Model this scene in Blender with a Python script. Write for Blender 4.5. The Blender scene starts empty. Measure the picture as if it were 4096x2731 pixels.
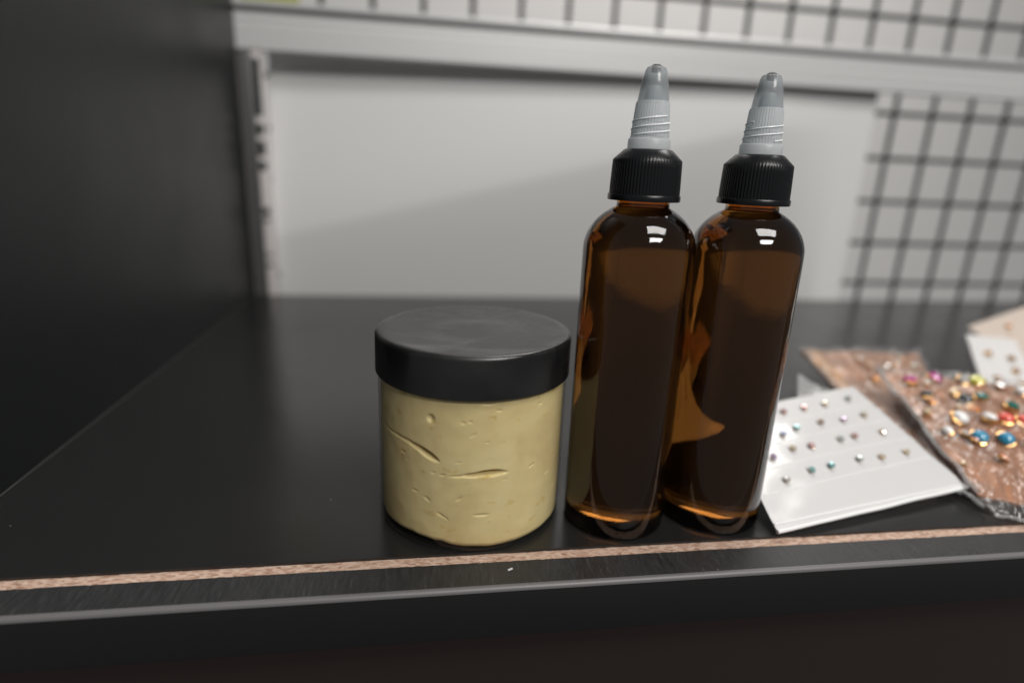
import bpy, bmesh, math, random
from mathutils import Vector, Matrix, noise
random.seed(7)
sc = bpy.context.scene
C = sc.collection

# ------------------------------------------------------------------ camera
YAW, PITCH, ROLL = 0.15401, 0.28604, 0.04207
cyw, syw, cp, sp = math.cos(YAW), math.sin(YAW), math.cos(PITCH), math.sin(PITCH)
fwd = Vector((syw*cp, cyw*cp, -sp)); rgt = Vector((cyw, -syw, 0)); up = rgt.cross(fwd)
c_, s_ = math.cos(ROLL), math.sin(ROLL)
r2 = c_*rgt + s_*up; u2 = -s_*rgt + c_*up
cam_data = bpy.data.cameras.new('camera'); cam = bpy.data.objects.new('camera', cam_data); C.objects.link(cam)
cam.matrix_world = Matrix(((r2.x, u2.x, -fwd.x, -0.0182), (r2.y, u2.y, -fwd.y, -0.21267), (r2.z, u2.z, -fwd.z, 0.12922), (0, 0, 0, 1)))
cam_data.sensor_width = 36.0; cam_data.lens = 20.805
cam_data.clip_start = 0.01; cam_data.clip_end = 20
cam_data.dof.use_dof = True; cam_data.dof.focus_distance = 0.199; cam_data.dof.aperture_fstop = 3.6
sc.camera = cam

# ------------------------------------------------------------------ world, lamps, exposure
w = bpy.data.worlds.new('World'); sc.world = w; w.use_nodes = True
w.node_tree.nodes['Background'].inputs[0].default_value = (0.95, 0.97, 1.0, 1)
w.node_tree.nodes['Background'].inputs[1].default_value = 0.135
def area(name, loc, size, power, col=(1, 0.97, 0.93)):
    l = bpy.data.lights.new(name, 'AREA'); l.shape = 'RECTANGLE'; l.size, l.size_y = size; l.energy = power; l.color = col
    o = bpy.data.objects.new(name, l); C.objects.link(o); o.location = loc; return o
area('ceiling_lamp', (0.66, -0.80, 1.6), (1.05, 0.60), 25)          # ceiling panels, a row in front of the case
area('ceiling_lamp', (0.70, -1.95, 1.6), (1.05, 0.70), 60)
area('ceiling_lamp', (0.70, 1.00, 1.6), (1.15, 0.80), 20)  # added unseen lamp that brightens the wall behind the grid
sc.view_settings.view_transform = 'Standard'; sc.view_settings.look = 'None'
sc.view_settings.exposure = -0.12; sc.view_settings.gamma = 1.0; sc.view_settings.use_curve_mapping = False
cy = sc.cycles
cy.use_denoising = True; cy.max_bounces = 14; cy.transmission_bounces = 12; cy.transparent_max_bounces = 16
cy.caustics_reflective = False; cy.caustics_refractive = False; cy.sample_clamp_indirect = 4.0

# ------------------------------------------------------------------ materials
class NT:
    def __init__(s, name):
        s.m = bpy.data.materials.new(name); s.m.use_nodes = True; s.t = s.m.node_tree; s.t.nodes.clear()
        s.out = s.t.nodes.new('ShaderNodeOutputMaterial')
    def n(s, typ, ins=None, **props):
        x = s.t.nodes.new(typ)
        for k, v in props.items(): setattr(x, k, v)
        for k, v in (ins or {}).items():
            if isinstance(v, bpy.types.NodeSocket): s.t.links.new(v, x.inputs[k])
            else: x.inputs[k].default_value = v
        return x
    def surf(s, sock): s.t.links.new(sock, s.out.inputs['Surface']); return s.m
    def coords(s, scale=(1, 1, 1), rot=(0, 0, 0)):
        tc = s.n('ShaderNodeTexCoord'); mp = s.n('ShaderNodeMapping', {'Vector': tc.outputs['Object'], 'Scale': scale, 'Rotation': rot}); return mp.outputs[0]
    def noise(s, vec, scale, detail=4, rough=.55, dist=0):
        return s.n('ShaderNodeTexNoise', {'Vector': vec, 'Scale': scale, 'Detail': detail, 'Roughness': rough, 'Distortion': dist}).outputs['Fac']
    def ramp(s, fac, stops):
        r = s.n('ShaderNodeValToRGB', {'Fac': fac}); e = r.color_ramp.elements
        while len(e) < len(stops): e.new(.5)
        for i, (p, c) in enumerate(stops): e[i].position = p; e[i].color = (*c, 1) if len(c) == 3 else c
        return r.outputs['Color']
    def rng(s, v, a, b, c=0., d=1.):
        return s.n('ShaderNodeMapRange', {'Value': v, 'From Min': c, 'From Max': d, 'To Min': a, 'To Max': b}).outputs[0]
    def bump(s, h, strength, dist=.001):
        return s.n('ShaderNodeBump', {'Height': h, 'Strength': strength, 'Distance': dist}).outputs[0]
def P(name, col, rough=.5, **k):
    t = NT(name); b = t.n('ShaderNodeBsdfPrincipled', {'Base Color': (*col, 1), 'Roughness': rough})
    for kk, v in k.items(): b.inputs[kk.replace('_', ' ')].default_value = v
    return t.surf(b.outputs[0])

def mat_laminate(name, base, r0, r1, bump=.004, streak=1.05, spec=.5):
    t = NT(name); v = t.coords()
    big = t.noise(v, 14, 3); fine = t.noise(t.coords((1, 1, 1), (0, 0, .6)), 900, 3); st = t.noise(t.coords((1.0, .16, 1), (0, 0, -1.05)), 900, 3)
    h = t.n('ShaderNodeMath', {0: fine, 1: st}, operation='ADD').outputs[0]
    col = t.ramp(st, [(.35, tuple(c*(1-.25*(streak > 1.5)) for c in base)), (.62, tuple(c*(1+.15*(streak > 1.5)) for c in base)), (.80, tuple(c*streak for c in base))])
    du = t.n('ShaderNodeTexVoronoi', {'Vector': v, 'Scale': 110., 'Randomness': 1.}); sel = t.n('ShaderNodeSeparateColor', {0: du.outputs['Color']}).outputs[0]
    dm = t.n('ShaderNodeMath', {0: t.n('ShaderNodeMath', {0: du.outputs['Distance'], 1: .035}, operation='LESS_THAN').outputs[0], 1: t.n('ShaderNodeMath', {0: sel, 1: .80}, operation='GREATER_THAN').outputs[0]}, operation='MULTIPLY').outputs[0]
    col = t.n('ShaderNodeMix', {0: t.n('ShaderNodeMath', {0: dm, 1: .5}, operation='MULTIPLY').outputs[0], 6: col, 7: (.25, .25, .25, 1)}, data_type='RGBA').outputs[2]
    ro = t.n('ShaderNodeMath', {0: t.rng(big, r0, r1, .3, .7), 1: t.rng(st, -.04*(streak > 1.5), .06*(streak > 1.5), .3, .7)}, operation='ADD').outputs[0]
    b = t.n('ShaderNodeBsdfPrincipled', {'Base Color': col, 'Roughness': ro, 'Normal': t.bump(h, bump, .0002), 'Specular IOR Level': spec})
    return t.surf(b.outputs[0])
M = {}
M['laminate'] = mat_laminate('black_laminate', (.013, .013, .0133), .18, .26)
M['lip'] = mat_laminate('worn_black_laminate', (.022, .022, .023), .40, .52, .35, 2.6)
M['wall'] = mat_laminate('black_side_panel', (.0070, .0078, .0088), .36, .44, .01, spec=.32)
M['edge'] = P('edge_band', (.13, .123, .127), .45)  # grey base lightened to paint the highlight along the rounded edge
M['face'] = P('front_edge_face', (.012, .0115, .0118), .55, Specular_IOR_Level=.2)
M['under'] = P('carcase_painted_reflection', (.019, .0125, .011), .5, Specular_IOR_Level=.25)  # brown tint paints the display glass's reddish reflection into the base colour
def mk_chip():
    t = NT('raw_chipboard'); v = t.coords((1, 2.6, 2.6), (0, 0, .5))
    vo = t.n('ShaderNodeTexVoronoi', {'Vector': v, 'Scale': 620, 'Randomness': 1.}); n1 = t.noise(v, 300, 4)
    sep = t.n('ShaderNodeSeparateColor', {0: vo.outputs['Color']}).outputs[0]
    f = t.n('ShaderNodeMath', {0: t.rng(sep, 0, .7), 1: t.rng(n1, 0, .3, .25, .75)}, operation='ADD').outputs[0]
    col = t.ramp(f, [(.05, (.22, .115, .08)), (.3, (.40, .255, .185)), (.6, (.50, .35, .27)), (.95, (.60, .46, .37))])
    b = t.n('ShaderNodeBsdfPrincipled', {'Base Color': col, 'Roughness': .85, 'Normal': t.bump(f, .5, .0006)}); return t.surf(b.outputs[0])
M['chip'] = mk_chip()
M['sheet'] = P('white_panel_board', (.74, .74, .735), .5)
M['wall_white'] = P('white_wall_paint', (.80, .785, .775), .7)
def mk_alu():
    t = NT('brushed_aluminium'); st = t.noise(t.coords((3, 200, 900)), 1.0, 3)
    b = t.n('ShaderNodeBsdfPrincipled', {'Base Color': t.ramp(st, [(.3, (.70, .70, .70)), (.7, (.85, .85, .85))]), 'Roughness': .42, 'Metallic': .35}); return t.surf(b.outputs[0])
M['alu'] = mk_alu()
M['gasket'] = P('dark_gasket', (.05, .05, .05), .6)
M['wire'] = P('black_wire', (.022, .022, .023), .45)
M['upright'] = P('grey_upright', (.09, .088, .088), .4)
M['upright_edge'] = P('pale_upright_edge', (.72, .68, .67), .45)
M['slot'] = P('slot_hollow', (.015, .02, .022), .7)
M['green'] = P('olive_green_print', (.42, .44, .12), .5)
def mk_lid():
    t = NT('satin_black_lid'); v = t.coords()
    sm = t.noise(v, 48, 3, .5, .5); sm2 = t.noise(t.coords((1, 2.2, 1), (0, 0, .4)), 30, 2, .45, .6)
    ro = t.rng(t.n('ShaderNodeMath', {0: sm, 1: sm2}, operation='MULTIPLY').outputs[0], .19, .40, .18, .32)
    col = t.ramp(sm2, [(.35, (.008, .008, .0083)), (.7, (.020, .020, .020))])
    b = t.n('ShaderNodeBsdfPrincipled', {'Base Color': col, 'Roughness': ro}); return t.surf(b.outputs[0])
M['lid'] = mk_lid()
M['cap'] = P('black_cap_plastic', (.007, .0075, .0085), .27, Specular_IOR_Level=.4)
def mk_cream():
    t = NT('yellow_body_butter'); v = t.coords()
    a = t.noise(v, 45, 4, .55, .5); b2 = t.noise(t.coords((1, 1, 2.0)), 150, 4, .6); 
    c1 = t.ramp(a, [(.3, (.60, .455, .225)), (.5, (.67, .55, .275)), (.72, (.71, .60, .325))])
    c2 = t.ramp(b2, [(.60, (1, 1, 1)), (.72, (.86, .74, .52))])
    col = t.n('ShaderNodeMix', {0: 1., 6: c1, 7: c2}, data_type='RGBA', blend_type='MULTIPLY').outputs[2]
    b = t.n('ShaderNodeBsdfPrincipled', {'Base Color': col, 'Roughness': .5, 'Subsurface Weight': .3, 'Subsurface Radius': (.0022, .0014, .0006), 'Subsurface Scale': 1.0, 'Normal': t.bump(b2, .12, .0005)}); return t.surf(b.outputs[0])
M['cream'] = mk_cream()
def mk_clear(name, ior, rough, tint=(.98, .98, .97), haze=0., hazecol=(.8, .8, .8), bump=None):
    t = NT(name); nm = {}
    if bump: nm = {'Normal': t.bump(t.noise(t.coords(), bump[0], 3, .5, .6), bump[1], .002)}
    fc = t.n('ShaderNodeLayerWeight', {'Blend': .5, **nm}).outputs['Facing']      # Schlick reflectance, the same from both sides
    f0 = ((ior-1)/(ior+1))**2
    fr = t.rng(t.n('ShaderNodeMath', {0: fc, 1: 5.}, operation='POWER').outputs[0], f0, 1.)
    tr = t.n('ShaderNodeBsdfTransparent', {'Color': (*tint, 1)}).outputs[0]
    gl = t.n('ShaderNodeBsdfGlossy', {'Roughness': rough, **nm}).outputs[0]
    if haze:
        df = t.n('ShaderNodeBsdfDiffuse', {'Color': (*hazecol, 1)}).outputs[0]
        tr = t.n('ShaderNodeMixShader', {0: haze, 1: tr, 2: df}).outputs[0]
    return t.surf(t.n('ShaderNodeMixShader', {0: fr, 1: tr, 2: gl}).outputs[0])
M['clear'] = mk_clear('clear_jar_plastic', 1.4, .06)
M['film'] = mk_clear('crinkled_clear_film', 1.95, .07, (.97, .96, .95), .05, (.75, .72, .70), (170, 1.0))
M['film_soft'] = mk_clear('cloudy_clear_film', 1.6, .2, (.95, .95, .95), .35, (.55, .55, .55), (120, .7))
def mk_amber():
    t = NT('amber_plastic_with_oil')
    sc_ = t.noise(t.coords((1, 1, .25), (0.5, .2, 0)), 500, 2)
    b = t.n('ShaderNodeBsdfPrincipled', {'Base Color': (.74, .35, .07, 1), 'Normal': t.bump(t.noise(t.coords(), 130, 3), .10, .0008), 'Roughness': t.rng(sc_, .05, .12, .5, .75), 'IOR': 1.56, 'Transmission Weight': 1.0})
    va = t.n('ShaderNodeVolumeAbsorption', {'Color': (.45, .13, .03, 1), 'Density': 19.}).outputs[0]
    vs = t.n('ShaderNodeVolumeScatter', {'Color': (.46, .46, .46, 1), 'Density': 68., 'Anisotropy': .2}).outputs[0]  # cloudy oil scatter, raised to stand in for the display glass's brown reflection
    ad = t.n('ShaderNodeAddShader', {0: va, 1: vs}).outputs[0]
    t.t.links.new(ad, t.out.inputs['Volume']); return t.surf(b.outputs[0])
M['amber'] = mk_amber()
def mk_natural():
    t = NT('natural_translucent_plastic')
    b = t.n('ShaderNodeBsdfPrincipled', {'Base Color': (.80, .83, .85, 1), 'Roughness': .28, 'Subsurface Weight': .3, 'Subsurface Radius': (.004, .004, .004), 'Subsurface Scale': 1.}).outputs[0]
    tl = t.n('ShaderNodeBsdfTranslucent', {'Color': (.62, .66, .68, 1)}).outputs[0]
    tr = t.n('ShaderNodeBsdfTransparent', {'Color': (.85, .88, .90, 1)}).outputs[0]
    m1 = t.n('ShaderNodeMixShader', {0: .4, 1: b, 2: tl}).outputs[0]
    return t.surf(t.n('ShaderNodeMixShader', {0: .34, 1: m1, 2: tr}).outputs[0])
M['natural'] = mk_natural()
def mk_tip():
    t = NT('clear_twist_tip')
    b = t.n('ShaderNodeBsdfPrincipled', {'Base Color': (.50, .53, .55, 1), 'Roughness': .12, 'IOR': 1.5}).outputs[0]
    tr = t.n('ShaderNodeBsdfTransparent', {'Color': (.75, .78, .79, 1)}).outputs[0]
    return t.surf(t.n('ShaderNodeMixShader', {0: .62, 1: b, 2: tr}).outputs[0])
M['tip'] = mk_tip()
M['thread'] = P('bright_thread', (.88, .90, .91), .25)
M['hole'] = P('dark_orifice', (.01, .01, .01), .6)
M['paper'] = P('white_card', (.62, .61, .605), .5)
M['sleeved'] = P('white_card_in_sleeve', (.60, .595, .595), .4, Coat_Weight=.9, Coat_Roughness=.12, Coat_IOR=1.6)
M['sleeve'] = P('glossy_white_fold', (.82, .82, .82), .18)
def mk_kraft():
    t = NT('copper_brown_card'); a = t.noise(t.coords(), 60, 4, .6, .7)
    b = t.n('ShaderNodeBsdfPrincipled', {'Base Color': t.ramp(a, [(.3, (.21, .088, .045)), (.55, (.40, .18, .092)), (.75, (.62, .26, .11))]), 'Roughness': .45}); return t.surf(b.outputs[0])
M['kraft'] = mk_kraft()
M['kraft_edge'] = P('tan_serrated_edge', (.50, .27, .13), .5)
M['beige'] = P('beige_card', (.56, .47, .40), .55)
M['gold'] = P('gold_metal', (.85, .52, .22), .22, Metallic=1.0)
M['lint'] = P('pale_lint', (.6, .6, .6), .8)
GEMCOL = dict(pink=(.75, .36, .33), teal=(.12, .50, .50), blue=(.25, .34, .62), violet=(.42, .26, .48), warm=(.80, .66, .46), pale=(.55, .62, .58), brown=(.42, .26, .16),
    magenta=(.45, .02, .26), black=(.02, .024, .03), yellow=(.55, .53, .05), green=(.02, .15, .12), white=(.80, .79, .78), coral=(.72, .09, .06), azure=(.03, .25, .42), clear=(.62, .60, .58), orange=(.62, .22, .08))
for k, v in GEMCOL.items():
    M['gem_'+k] = P('gem_'+k, v, .08, Coat_Weight=.6, Metallic=.35 if k in ('pink', 'teal', 'blue', 'violet', 'warm', 'pale', 'brown', 'clear') else 0.)

for k in ('pink', 'teal', 'blue', 'violet', 'warm', 'pale', 'brown', 'clear'):                  # tiny foil-backed crystals
    M['gem_p_'+k] = P('pale_gem_'+k, tuple(.75*c+.25 for c in GEMCOL[k]), .10, Coat_Weight=.8, Metallic=.55)

# ------------------------------------------------------------------ mesh helpers
def obj(name, bm, mat, parent=None, smooth=True, loc=None):
    me = bpy.data.meshes.new(name); bm.to_mesh(me); bm.free(); me.materials.append(M[mat])
    if smooth:
        me.polygons.foreach_set('use_smooth', [True]*len(me.polygons))
        try: me.set_sharp_from_angle(angle=math.radians(38))
        except Exception: pass
    o = bpy.data.objects.new(name, me); C.objects.link(o)
    if parent: o.parent = parent
    if loc: o.location = loc
    return o
def thing(name, label, cat, loc=(0, 0, 0), rz=0, group=None):
    o = bpy.data.objects.new(name, None); C.objects.link(o); o.location = loc; o.rotation_euler[2] = rz; o.empty_display_size = .01
    o['label'] = label; o['category'] = cat
    if group: o['group'] = group
    return o
def structure(o, label=None):
    o['kind'] = 'structure'
    if label: o['label'] = label
    return o
def box(bm, x0, x1, y0, y1, z0, z1, bevel=0, seg=2):
    r = bmesh.ops.create_cube(bm, size=1, matrix=Matrix.Translation(((x0+x1)/2, (y0+y1)/2, (z0+z1)/2)) @ Matrix.Diagonal((x1-x0, y1-y0, z1-z0, 1)))
    if bevel:
        es = list({e for v in r['verts'] for e in v.link_edges})
        bmesh.ops.bevel(bm, geom=es, offset=bevel, segments=seg, affect='EDGES', profile=.5)
    return bm
def B(*a, **k): return box(bmesh.new(), *a, **k)
def lathe(profile, seg=96, rfun=None, cap_top=True, cap_bot=True, flip=False, bm=None):
    bm = bm or bmesh.new(); rings = []
    for i, (r, z) in enumerate(profile):
        if r < 1e-7: rings.append([bm.verts.new((0, 0, z))]); continue
        ring = []
        for k in range(seg):
            a = 2*math.pi*k/seg; rr = r*(rfun(a, z, i, k) if rfun else 1.)
            ring.append(bm.verts.new((rr*math.cos(a), rr*math.sin(a), z)))
        rings.append(ring)
    def face(vs): bm.faces.new(vs[::-1] if flip else vs)
    for A, D in zip(rings, rings[1:]):
        for k in range(seg):
            k2 = (k+1) % seg
            if len(A) == 1 and len(D) == 1: continue
            if len(A) == 1: face([A[0], D[k2], D[k]])
            elif len(D) == 1: face([A[k], A[k2], D[0]])
            else: face([A[k], A[k2], D[k2], D[k]])
    if cap_bot and len(rings[0]) > 1: face(rings[0][::-1])
    if cap_top and len(rings[-1]) > 1: face(rings[-1])
    return bm
def arc(cx, cz, r, a0, a1, n):
    return [(cx + r*math.cos(math.radians(a0+(a1-a0)*i/n)), cz + r*math.sin(math.radians(a0+(a1-a0)*i/n))) for i in range(n+1)]
def tube(pts, r, seg=6, bm=None):
    bm = bm or bmesh.new(); rings = []
    for i, p in enumerate(pts):
        p = Vector(p); d = (Vector(pts[min(i+1, len(pts)-1)]) - Vector(pts[max(i-1, 0)])).normalized()
        a = d.orthogonal().normalized() if i == 0 else (a - d*a.dot(d)).normalized(); b = d.cross(a)
        rings.append([bm.verts.new(p + r*(math.cos(2*math.pi*k/seg)*a + math.sin(2*math.pi*k/seg)*b)) for k in range(seg)])
    for A, D in zip(rings, rings[1:]):
        for k in range(seg): bm.faces.new([A[k], A[(k+1) % seg], D[(k+1) % seg], D[k]])
    bm.faces.new(rings[0][::-1]); bm.faces.new(rings[-1]); return bm

# ------------------------------------------------------------------ the setting: shelf, side panel, carcase, back wall
XW, YF, YB = -0.1795, -0.0542, 0.3831
XR = 0.95
def ragged_slab(x0, x1, y0, y1, z0, z1, front, n=700, seed=0):
    # long board whose sawn edge (front: low y, else high y) is slightly chipped
    bm = bmesh.new(); rows = []
    for i in range(n+1):
        x = x0+(x1-x0)*i/n
        j = .00022*noise.noise((x*420, seed, 0)) + .00018*noise.noise((x*90, seed, 4)) + .0012*max(0, noise.noise((x*150, seed, 9))-.45)
        ya, yb = (y0+j, y1) if front else (y0, y1-j)
        rows.append([bm.verts.new(p) for p in ((x, ya, z0), (x, yb, z0), (x, yb, z1), (x, ya, z1))])
    for a, b in zip(rows, rows[1:]):
        for k in range(4): bm.faces.new([a[k], a[(k+1) % 4], b[(k+1) % 4], b[k]])
    bm.faces.new(rows[0]); bm.faces.new(rows[-1][::-1])
    bmesh.ops.recalc_face_normals(bm, faces=bm.faces[:])
    return bm
shelf = structure(obj('shelf', ragged_slab(XW-.02, XR, -.0362, YB, -.019, 0, True, seed=1), 'laminate', smooth=False), 'black laminate display shelf with a routed groove near its front edge')
obj('groove_floor', B(XW-.02, XR, -.0425, -.0352, -.0188, -.0010), 'chip', shelf, smooth=False)
obj('front_lip', ragged_slab(XW-.02, XR, -.0530, -.0417, -.0189, -.0001, False, seed=5), 'lip', shelf, smooth=False)
bm = bmesh.new(); n = 60                                         # rounded, slightly worn edge band; its grey also paints in the edge highlight
prof = [(-.0530, -.0002)] + [(-.0535-.0012*math.sin(t*math.pi/2/5), -.0014+.0012*math.cos(t*math.pi/2/5)) for t in range(6)] + [(-.0547, -.0017), (-.0530, -.0018)]
rows = []
for i in range(n+1):
    x = XW-.02 + (XR-XW+.02)*i/n; j = .00012*noise.noise((x*60, 0, 3))
    rows.append([bm.verts.new((x, y+j, z+j*.5)) for y, z in prof])
for a, b in zip(rows, rows[1:]):
    for k in range(len(prof)-1): bm.faces.new([a[k], a[k+1], b[k+1], b[k]])
obj('edge_band', bm, 'edge', shelf)
obj('front_face', B(XW-.02, XR, -.0545, -.0530, -.0195, -.0017, bevel=.0004), 'face', shelf)
structure(obj('lower_carcase', B(XW-.02, XR, -.0485, .36, -.30, -.0196), 'under', smooth=False), 'dark cabinet front under the shelf, a brown reflection painted into its colour')
side = structure(obj('side_wall', B(XW-.018, XW, -.0545, YB-.0006, .0002, .60, bevel=.0004, seg=1), 'wall', smooth=False), 'black side panel closing the left end of the display case')
obj('joint_line', tube([(XW+.0004, -.053, .0005), (XW+.0004, YB-.003, .0005)], .0003), 'gasket', side)
structure(obj('back_wall', B(-1.6, 3.6, 1.60, 1.62, -1.0, 1.7), 'wall_white', smooth=False), 'white wall behind the wire grid')

# white panel board standing behind the shelf, warped to shape a soft diagonal shade
bm = bmesh.new(); nx, nz = 80, 60; g = []
for k in range(2):
    L = []
    for j in range(nz+1):
        z = -.012 + .257*j/nz; row = []; 
        for i in range(nx+1):
            x = -.1605 + .6155*i/nx; u = i/nx; v = j/nz
            zb_ = .055 + .125*min(u/.8, 1.) - z; e = .5*(zb_ + math.sqrt(zb_*zb_ + .0022))                          # foot bowed back so the lower part darkens like a soft shadow
            t_ = max(0., -zb_); fl = 1 - min(1, max(0, (u-.80)/.15))
            row.append(bm.verts.new((x, .3965 + k*.0016 + fl*(-.0095 + .15*min(t_, .16) + .285*e), z)))
        L.append(row)
    g.append(L)
for j in range(nz):
    for i in range(nx):
        f, b = g
        bm.faces.new([f[j][i], f[j][i+1], f[j+1][i+1], f[j+1][i]]); bm.faces.new([b[j][i], b[j+1][i], b[j+1][i+1], b[j][i+1]])
for j in range(nz):
    bm.faces.new([g[0][j][0], g[0][j+1][0], g[1][j+1][0], g[1][j][0]]); bm.faces.new([g[0][j][nx], g[1][j][nx], g[1][j+1][nx], g[0][j+1][nx]])
sh = obj('panel_board', bm, 'sheet'); sh['label'] = 'plain white board standing behind the black shelf'; sh['category'] = 'board'

# aluminium rail across the back
rail = thing('metal_rail', 'brushed aluminium rail running across the back of the display case', 'rail', (0, YB, .219))
bm = bmesh.new(); prof = [(0.0, .0005), (.0006, 0), (.0105, 0), (.0105, .0290), (.0006, .0290), (.0, .0285)]
zz = .0285
for gz in (.0235, .0225, .0150, .0142, .0075, .0068): prof += [(0, gz+.0004), (.0006, gz), (0, gz-.0004)]
a = [bm.verts.new((XW-.018, y, z)) for y, z in prof]; b = [bm.verts.new((XR, y, z)) for y, z in prof]
for k in range(len(prof)): bm.faces.new([a[k], b[k], b[(k+1) % len(prof)], a[(k+1) % len(prof)]])
obj('rail_face', bm, 'alu', rail, smooth=False)
obj('gasket', B(XW-.018, XR, .0012, .010, .0290, .0335), 'gasket', rail, smooth=False)
obj('top_lip', B(XW-.018, XR, -.0004, .0105, .0335, .0385, bevel=.0006), 'alu', rail)

# slotted upright at the back end of the side panel
upr = thing('slotted_upright', 'narrow grey slotted shelf upright in the back left corner', 'upright', (-.1768, .3838, -.004))
obj('post', B(-.0030, .0085, -.0004, .012, 0, .2228, bevel=.0006), 'upright', upr)
obj('pale_edge', B(.0085, .0160, .0012, .0125, 0, .2228, bevel=.0005), 'upright_edge', upr)
for z0, z1 in ((.164, .2125), (.148, .158), (.130, .143), (.117, .125), (.077, .083), (.0705, .0735), (.0375, .0395), (.0275, .0302)):
    obj('slot', B(.0090, .0150, .0004, .0022, z0+.004, z1+.004, bevel=.0004, seg=1), 'slot', upr, smooth=False)

# wire grid
grid = thing('wire_grid', 'black wire grid panel standing behind the display case', 'grid panel', (0, .445, 0))
SPC = .0487
proto = obj('vertical_wire', tube([(0, 0, -.10), (0, 0, .52)], .0027, 10), 'wire', grid, loc=(.5177, 0, 0))
for k in range(-14, 8):
    if k == 0: continue
    o = proto.copy(); C.objects.link(o); o.parent = grid; o.location = (.5177+SPC*k, 0, 0)
proto = obj('horizontal_wire', tube([(-.18, -.0052, 0), (.95, -.0052, 0)], .0027, 10), 'wire', grid, loc=(0, 0, .0100))
for k in range(-2, 11):
    if k == 0: continue
    o = proto.copy(); C.objects.link(o); o.parent = grid; o.location = (0, 0, .0100+SPC*k)

# olive carton standing on the rail
gc = thing('carton', 'small olive green carton standing on the rail at top left', 'carton', (-.150, .389, .2576))
obj('carton_body', B(-.024, .024, -.004, .004, 0, .03, bevel=.0005), 'green', gc)
obj('lid_flap', B(-.0241, .0241, -.0042, .0042, .026, .0304, bevel=.0004), 'green', gc)

# ------------------------------------------------------------------ jar of body butter
jar = thing('cream_jar', 'clear jar of pale yellow cream with a black screw lid', 'jar', (.0002, -.0016, 0))
RB, RL, ZL0, ZL1 = .0353, .0361, .0568, .0719
DENTS = [  # angle, z, half length (m), half height (m), tilt, depth
    (-118.3, .0491, .0009, .0010, 0, .0020),
    (-150, .0390, .0060, .0004, -.02, .0006), (-136, .0386, .0050, .0005, -.10, .0008), (-127, .0374, .0034, .0006, -.30, .0026), (-121, .0361, .0028, .0008, -.42, .0052), (-117.5, .0351, .0018, .0005, -.45, .0030),
    (-98, .0295, .0038, .00035, .10, .0009), (-91, .0300, .0032, .0006, .08, .0034), (-84.5, .0303, .0030, .0008, .03, .0052), (-79, .0302, .0020, .0005, -.05, .0022),
    (-79.9, .0529, .0007, 0.00030, 0, 0.00049), (-52.8, .0526, .0006, 0.00030, 0, 0.00056), (-57.3, .0300, .0011, 0.00030, .2, 0.00056), (-88.5, .0146, .0020, 0.00038, 0, 0.00063),
    (-112.1, .0138, .0011, 0.00038, -.5, 0.00063), (-108.9, .0128, .0008, 0.00030, -.7, 0.00042), (-101.4, .0208, .0010, 0.00030, .7, 0.00056), (-111.2, .0291, .0008, 0.00030, .2, 0.00049),
    (-116.6, .0295, .0006, 0.00030, 0, 0.00042), (-120.5, .0189, .0010, 0.00045, -.5, 0.00056), (-138.1, .0338, .0008, 0.00038, 0, 0.00049), (-94.2, .0445, .0010, 0.00038, .6, 0.00035), (-99.7, .0488, .0007, 0.00045, 0, 0.00035), (-95.8, .0492, .0006, 0.00038, 0, 0.00035),
    (-42.4, .0242, .0010, 0.00030, .3, 0.00042), (-129.1, .0207, .0009, 0.00038, 0, 0.00042), (-31.7, .0158, .0012, 0.00038, .3, 0.00042), (-86, .0556, .0018, 0.00052, 0, 0.00084), (-102.2, .0344, .0008, 0.00022, .3, 0.00028), (-75.2, .0273, .0007, 0.00022, 0, 0.00028)]
rng = random.Random(3)
for _ in range(4): DENTS.append((rng.uniform(-175, -5), rng.uniform(.004, .055), rng.uniform(.0003, .0006), rng.uniform(.00015, .0003), rng.uniform(-.5, .5), rng.uniform(.0002, .0005)))
NT_, NZ = 640, 230
bm = bmesh.new(); R0 = .0343; rows = []
for j in range(NZ+1):
    v = j/NZ; ring = []
    for k in range(NT_):
        th = -180 + 360*k/NT_; thr = math.radians(th)
        wl = math.exp(-((th+128)/26)**2)
        zb = .0012 + .0016*wl + .0011*max(0, noise.noise((th*.13, 1.7, 0)))*(.25+wl)
        z = zb + (.0605-zb)*v
        d = 0.
        for (a0, z0, hl, hh, tl, dep) in DENTS:
            dx = math.radians(th-a0)*R0
            if abs(dx) > 3*hl + .002: continue
            dz = z-z0
            if abs(dz) > .006: continue
            ct, st = math.cos(tl), math.sin(tl); a_ = (dx*ct+dz*st)/hl; b_ = (-dx*st+dz*ct)/hh
            q = a_*a_+b_*b_
            if q < 9: d += .55*dep*math.exp(-q*q*.35)
        rr = R0 - min(d, .0055) + .00010*noise.noise((math.cos(thr)*8, math.sin(thr)*8, z*220))
        if v < .04: rr -= .0012*(1-v/.04)**2
        ring.append(bm.verts.new((rr*math.cos(thr), rr*math.sin(thr), z)))
    rows.append(ring)
for a, b in zip(rows, rows[1:]):
    for k in range(NT_): bm.faces.new([a[k], a[(k+1) % NT_], b[(k+1) % NT_], b[k]])
bm.faces.new(rows[0][::-1]); bm.faces.new(rows[-1])
obj('cream', bm, 'cream', jar)
obj('jar_wall', lathe([(0, .0002), (.0325, .0002)] + arc(RB-.0022, .0024, .0022, -90, 0, 6) + [(RB, .0575)], 128, cap_top=False), 'clear', jar)
lid = obj('lid', lathe([(.0338, ZL0+.001), (.0345, ZL0), (RL-.0004, ZL0), (RL, ZL0+.0005), (RL-.0001, ZL1-.0016)] + arc(RL-.0017, ZL1-.0016, .0016, 0, 90, 7) + [(.0325, ZL1), (.0318, ZL1-.00018), (.012, ZL1-.00022), (0, ZL1-.0002)], 160, cap_bot=False), 'lid', jar)

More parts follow.
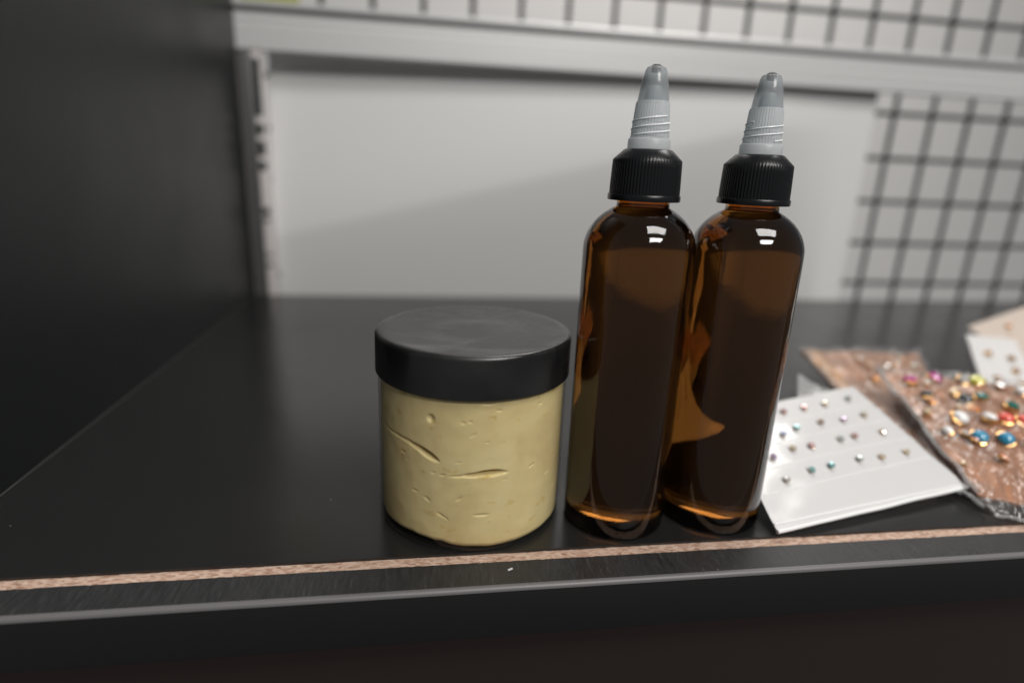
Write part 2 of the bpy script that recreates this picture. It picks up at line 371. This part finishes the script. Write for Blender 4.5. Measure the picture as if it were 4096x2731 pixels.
# ------------------------------------------------------------------ amber bottles with twist caps
RBT = .0191
def shoulder(n): return [(RBT*math.sqrt(max(0, 1-(t/.0165)**2)), .1035+t) for t in [.0145*i/n for i in range(1, n+1)]]
def make_bottle(label, loc, rz):
    t = thing('amber_bottle', label, 'bottle', loc, rz, 'amber twist cap bottles on the shelf')
    outer = [(.0168*math.sin(t*math.pi/2/12), .0001 + .0040*math.cos(t*math.pi/2/12)**2) for t in range(13)] + arc(RBT-.0016, .0017, .0016, -88, 0, 6) + [(RBT, z) for z in (.02, .05, .08)] + [(RBT, .1035)] + shoulder(14) + [(.0089, .1184), (.0088, .1196), (.0088, .1225)]
    bm = lathe(outer, 96)
    lathe([(0, .1172), (.0070, .1172), (.0078, .1176), (.0077, .1222), (0, .1222)], 64, flip=True, bm=bm)   # air in the neck above the oil
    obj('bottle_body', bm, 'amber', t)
    NR = 66
    def rib(a, z, i, k): return 1.0 - (.020 if (k % 4) in (0,) else .003 if (k % 4) in (1, 3) else 0.) if 2 <= i <= 5 else 1.
    cap = obj('cap', lathe([(.0090, .1206), (.01155, .1206), (.01165, .1224), (.01163, .1245), (.0114, .1310), (.01132, .1330), (.0110, .1335), (.0079, .1364), (.0074, .1366)], NR*4, rib), 'cap', t)
    obj('cap_flange', lathe([(.0092, .1202), (.0120, .1202), (.0121, .1206), (.0121, .1219), (.0119, .1222), (.0100, .1222)], 96), 'cap', cap)
    noz = obj('nozzle', lathe([(.0066, .1360), (.0070, .1364), (.0069, .1394), (.0066, .1399), (.0062, .1401), (.0054, .1505), (.0051, .1513), (.0044, .1515)], 160, lambda a, z, i, k: 1.0 if i < 4 or i > 6 else (1.012 if k % 4 < 2 else .985)), 'natural', t)
    for st in (0., math.pi):
        hel = []
        for i in range(90):
            u = i/89; a = st + u*2*math.pi*1.3; z = .1408 + .0060*u; rr = .0062-(z-.1401)*.077+.00010
            hel.append((rr*math.cos(a), rr*math.sin(a), z))
        obj('thread', tube(hel, .00026, 6), 'thread', noz)
    tip = obj('twist_tip', lathe([(.0049, .1512), (.0050, .1518), (.0044, .1560), (.0034, .1604), (.0030, .1613), (.0022, .1617), (.0016, .1617), (.0014, .1606), (0, .1604)], 64), 'tip', t)
    obj('spout_core', lathe([(.0030, .1514), (.0026, .1545), (.0021, .1560), (.0, .1562)], 32), 'natural', tip)
    obj('spout_plug', lathe([(.0015, .1600), (.0015, .1620), (.0010, .1623), (0, .1623)], 24), 'hole', tip)
    return t
make_bottle('amber oil bottle with black ribbed twist cap, left one, beside the cream jar', (.0552, -.0158, 0), .3)
make_bottle('amber oil bottle with black ribbed twist cap, right one, beside the white earring card', (.0950, -.0156, 0), 1.7)

# ------------------------------------------------------------------ earring cards and packets
def patch(q, u, v):
    q = [Vector(a) for a in q]; return (1-u)*(1-v)*q[0] + u*(1-v)*q[1] + u*v*q[2] + (1-u)*v*q[3]
def pnormal(q, u, v):
    e = .01; a = patch(q, u+e, v)-patch(q, u-e, v); b = patch(q, u, v+e)-patch(q, u, v-e); return a.cross(b).normalized()
def sheet(q, lift, thick, nu=26, nv=20, u0=0., u1=1., v0=0., v1=1., trim=None):
    bm = bmesh.new(); top = []; bot = []
    for j in range(nv+1):
        a = []; b = []
        for i in range(nu+1):
            u = u0+(u1-u0)*i/nu; v = v0+(v1-v0)*j/nv
            if trim: u, v = trim(u, v)
            p = patch(q, u, v); nrm = pnormal(q, u, v); h = lift(u, v)
            a.append(bm.verts.new(p+nrm*h)); b.append(bm.verts.new(p+nrm*(h-thick)))
        top.append(a); bot.append(b)
    for j in range(nv):
        for i in range(nu):
            bm.faces.new([top[j][i], top[j][i+1], top[j+1][i+1], top[j+1][i]]); bm.faces.new([bot[j][i], bot[j+1][i], bot[j+1][i+1], bot[j][i+1]])
    for j in range(nv):
        bm.faces.new([top[j][0], top[j+1][0], bot[j+1][0], bot[j][0]]); bm.faces.new([top[j][nu], bot[j][nu], bot[j+1][nu], top[j+1][nu]])
    for i in range(nu):
        bm.faces.new([top[0][i], bot[0][i], bot[0][i+1], top[0][i+1]]); bm.faces.new([top[nv][i], top[nv][i+1], bot[nv][i+1], bot[nv][i]])
    return bm
def film_sheet(q, lift, nu, nv, u0, u1, v0, v1):
    bm = bmesh.new(); g_ = [[bm.verts.new(patch(q, u0+(u1-u0)*i/nu, v0+(v1-v0)*j/nv) + pnormal(q, .5, .5)*lift(u0+(u1-u0)*i/nu, v0+(v1-v0)*j/nv)) for i in range(nu+1)] for j in range(nv+1)]
    for j in range(nv):
        for i in range(nu): bm.faces.new([g_[j][i], g_[j][i+1], g_[j+1][i+1], g_[j+1][i]])
    return bm
_gm = {}
def gem_mesh(col, faceted):
    key = (col, faceted)
    if key in _gm: return _gm[key]
    if faceted: bm = lathe([(.9, 0), (1.0, .25), (.62, .62), (0, .68)], 8)
    else: bm = lathe([(.95, 0), (1.0, .2), (.85, .5), (.5, .74), (0, .82)], 14)
    me = bpy.data.meshes.new('gem'); bm.to_mesh(me); bm.free(); me.materials.append(M['gem_'+col])
    if not faceted: me.polygons.foreach_set('use_smooth', [True]*len(me.polygons))
    _gm[key] = me; return me
bm = lathe([(.8, -.55), (1.12, -.3), (1.16, .05), (1.0, .12)], 12); set_me = bpy.data.meshes.new('setting'); bm.to_mesh(set_me); bm.free(); set_me.materials.append(M['gold'])
bm = lathe([(.45, -.5), (.80, -.2), (.93, .02), (.8, .08)], 10); set_small = bpy.data.meshes.new('small_setting'); bm.to_mesh(set_small); bm.free(); set_small.materials.append(M['gold'])
def stud(parent, base, pos, nrm, r, col, faceted=True, tilt=.25, small=False):
    n = (nrm + Vector((random.uniform(-tilt, tilt), random.uniform(-tilt, tilt), 0))).normalized()
    q = Vector((0, 0, 1)).rotation_difference(n)
    s = bpy.data.objects.new('earring_stud', set_small if small else set_me); C.objects.link(s); s.parent = parent; s.location = pos - base; s.rotation_mode = 'QUATERNION'; s.rotation_quaternion = q; s.scale = (r, r, r)
    g_ = bpy.data.objects.new('gem', gem_mesh(col, faceted)); C.objects.link(g_); g_.parent = s; g_.rotation_euler = (0, 0, random.uniform(0, 3))
    return s
# white card in a sleeve, leaning up on the packets behind it
QC = [(.1127, -.0371, .0025), (.2156, -.0148, .0040), (.2006, .0451, .028), (.118, .028, .022)]
def liftc(u, v): return .0012*math.sin(u*3.1)*math.sin(v*3.1) + .0005*noise.noise((u*5, v*5, 2))
base = Vector(QC[0]); 
ec = thing('earring_card', 'white card of tiny iridescent stud earrings leaning beside the amber bottle', 'earring card')
card = obj('card', sheet(QC, liftc, .0007, trim=lambda u, v: (u, v)), 'sleeved', ec)
STUDS = [[(.4, .88, 'pink'), (.54, .875, 'pink'), (.69, .875, 'warm'), (.865, .88, 'pale')],
 [(.295, .675, 'blue'), (.39, .70, 'teal'), (.555, .71, 'brown'), (.70, .695, 'violet'), (.855, .705, 'warm')],
 [(.16, .505, 'violet'), (.29, .54, 'warm'), (.395, .53, 'pink'), (.58, .535, 'pale'), (.67, .535, 'pink'), (.855, .53, 'brown')],
 [(.16, .32, 'clear'), (.305, .345, 'teal'), (.415, .345, 'teal'), (.585, .35, 'pale'), (.715, .335, 'warm'), (.87, .335, 'warm')]]
for row in STUDS:
    for u, v, c in row:
        nrm = pnormal(QC, u, v); stud(ec, Vector((0, 0, 0)), patch(QC, u, v)+nrm*(liftc(u, v)+.0010), nrm, .0016, 'p_'+c, True, .3, True)
for v in (.25, .43, .615, .79):                                   # creases of the sleeve between the rows
    obj('sleeve_crease', tube([patch(QC, .02+.96*i/14, v+.02*i/14) + pnormal(QC, .5, v)*(liftc(.02+.96*i/14, v+.02*i/14)+.0001) for i in range(15)], .00022, 5), 'sleeve', ec)
obj('sleeve_fold', tube([patch(QC, i/16, .004) + Vector((0, 0, liftc(i/16, 0)-.0002)) for i in range(17)], .0008, 8), 'sleeve', ec)
obj('sleeve_fold', tube([patch(QC, i/16, .05-.03*i/16) + Vector((0, 0, liftc(i/16, .03)+.0002)) for i in range(17)], .00035, 6), 'sleeve', ec)
# sleeve flap standing up behind the card
obj('sleeve_flap', sheet([(.172, .046, .0185), (.2005, .0452, .0275), (.1975, .0560, .0200), (.1790, .0600, .0300)], lambda u, v: .0008*noise.noise((u*4, v*4, 5)), .0002, 10, 10), 'film_soft', ec)

# packet of silver studs (lower) and packet of coloured studs (on top of it)
def packet(label, Q, seed, puff, margin):
    t = thing('earring_packet', label, 'earring packet', group='plastic earring packets')
    lc = lambda u, v: puff*math.sin(max(0, min(1, u))*math.pi)*math.sin(max(0, min(1, v))*math.pi) + .0010*noise.noise((u*3, v*3, seed))
    obj('backing_card', sheet(Q, lc, .0008), 'kraft', t)
    lf = lambda u, v: lc(u, v) + .0012 + .0022*noise.noise((u*8, v*8, seed+4)) + .0010*noise.noise((u*22, v*22, seed))
    obj('film', film_sheet(Q, lf, 80, 80, -margin, 1+margin, -margin*2.4, 1+margin), 'film', t)
    obj('film_edge', tube([patch(Q, -margin*.7, i/40) + pnormal(Q, .5, .5)*(lf(-margin*.7, i/40)+.0006*noise.noise((i*.9, seed, 0))) for i in range(41)], .0010, 6), 'film_soft', t)
    obj('film_edge', tube([patch(Q, i/40, -margin*2.3) + pnormal(Q, .5, .5)*(lf(i/40, -margin*2.3)+.0006*noise.noise((i*.9, seed, 2))) for i in range(41)], .0008, 6), 'film_soft', t)
    return t, lc
QA = [(.2065, .0154, .004), (.2196, -.02, .002), (.3198, .1329, .017), (.2391, .1417, .017)]
pa, la = packet('clear packet on a copper card with silver studs, lying under the colourful packet', QA, 11, .002, .03)
for u, v, c, r in [(.41, .855, 'white', .0022), (.44, .775, 'warm', .0018), (.735, .84, 'white', .0020), (.53, .73, 'clear', .0030), (.89, .84, 'pale', .002), (.535, .555, 'white', .0016), (.80, .93, 'clear', .002), (.425, .655, 'orange', .002), (.62, .80, 'clear', .0018)]:
    nrm = pnormal(QA, u, v); stud(pa, Vector((0, 0, 0)), patch(QA, u, v)+nrm*(la(u, v)+.0018), nrm, r, c, True, .5)
obj('serrated_edge', sheet(QA, lambda u, v: la(max(0, u), v)+.0006 + .0003*(int(v*70) % 2), .0016, 4, 140, -.03, .14, .55, 1.0), 'kraft_edge', pa)
QB = [(.2141, -.0215, .004), (.2366, -.0348, .004), (.3138, .0413, .026), (.2413, .073, .026)]
pb, lb = packet('clear packet of colourful gem studs on a copper card at the right edge', QB, 23, .003, .05)
for u, v, c, r in [(.115, .89, 'magenta', .0042), (.30, .95, 'magenta', .0040), (.155, .735, 'black', .0036), (.42, .73, 'black', .0038), (.565, .965, 'yellow', .0042), (.485, .96, 'clear', .0032), (.545, .78, 'green', .0034), (.735, .72, 'green', .0036),
    (.285, .525, 'white', .0042), (.52, .555, 'white', .0038), (.65, .575, 'coral', .0040), (.795, .59, 'coral', .0040), (.36, .38, 'azure', .0040), (.59, .395, 'azure', .0038), (.83, .905, 'white', .0034), (.70, .93, 'clear', .003), (.37, .80, 'warm', .0022), (.06, .57, 'warm', .0022), (.445, .63, 'orange', .0024), (.115, .415, 'white', .0026), (.82, .40, 'orange', .003), (.50, .25, 'orange', .0022), (.90, .74, 'coral', .003)] + [(.06+.05*q+.12*((q*7) % 5)/5, .18+.76*((q*11) % 17)/17, ('warm', 'orange', 'clear', 'white')[q % 4], .0016+.0003*(q % 3)) for q in range(8)]:
    nrm = pnormal(QB, u, v); stud(pb, Vector((0, 0, 0)), patch(QB, u, v)+nrm*(lb(u, v)+.0020), nrm, r*.92, c, c not in ('black', 'coral', 'white', 'azure'), .45)

# small cards propped at the right edge
def prop_card(name, label, Q, mat, studs, col, rr):
    t = thing(name, label, 'earring card', group='earring cards propped at the right')
    lf = lambda u, v: .0006*noise.noise((u*3, v*3, 1))
    obj('card', sheet(Q, lf, .0006, 10, 10), mat, t)
    for u, v in studs:
        nrm = pnormal(Q, u, v); stud(t, Vector((0, 0, 0)), patch(Q, u, v)+nrm*(lf(u, v)+.001), nrm, rr, col, False, .3)
prop_card('earring_card', 'small white card with dark paired studs propped behind the colourful packet', [(.3420, .098, .0010), (.3760, .090, .0010), (.3880, .128, .0290), (.3510, .131, .0315)], 'paper', [(.30, .68), (.72, .62), (.70, .40), (.30, .25), (.72, .2)], 'brown', .0022)
prop_card('earring_card', 'beige card with gold studs leaning at the right edge behind the small white card', [(.4200, .140, .0010), (.4900, .120, .0010), (.4560, .168, .0500), (.3950, .172, .0260)], 'beige', [(.35, .82), (.62, .80), (.22, .62), (.45, .55), (.62, .42), (.42, .30)], 'orange', .0018)

# lint on the shelf
for loc, rz in (((.0102, -.0466, .0002), .5),):
    bm = bmesh.new(); box(bm, -.0009, .0009, -.0003, .0003, 0, .0003)
    o = obj('lint', bm, 'lint', smooth=False, loc=loc); o.rotation_euler[2] = rz; o['label'] = 'tiny pale fleck of lint on the shelf lip'; o['category'] = 'lint'
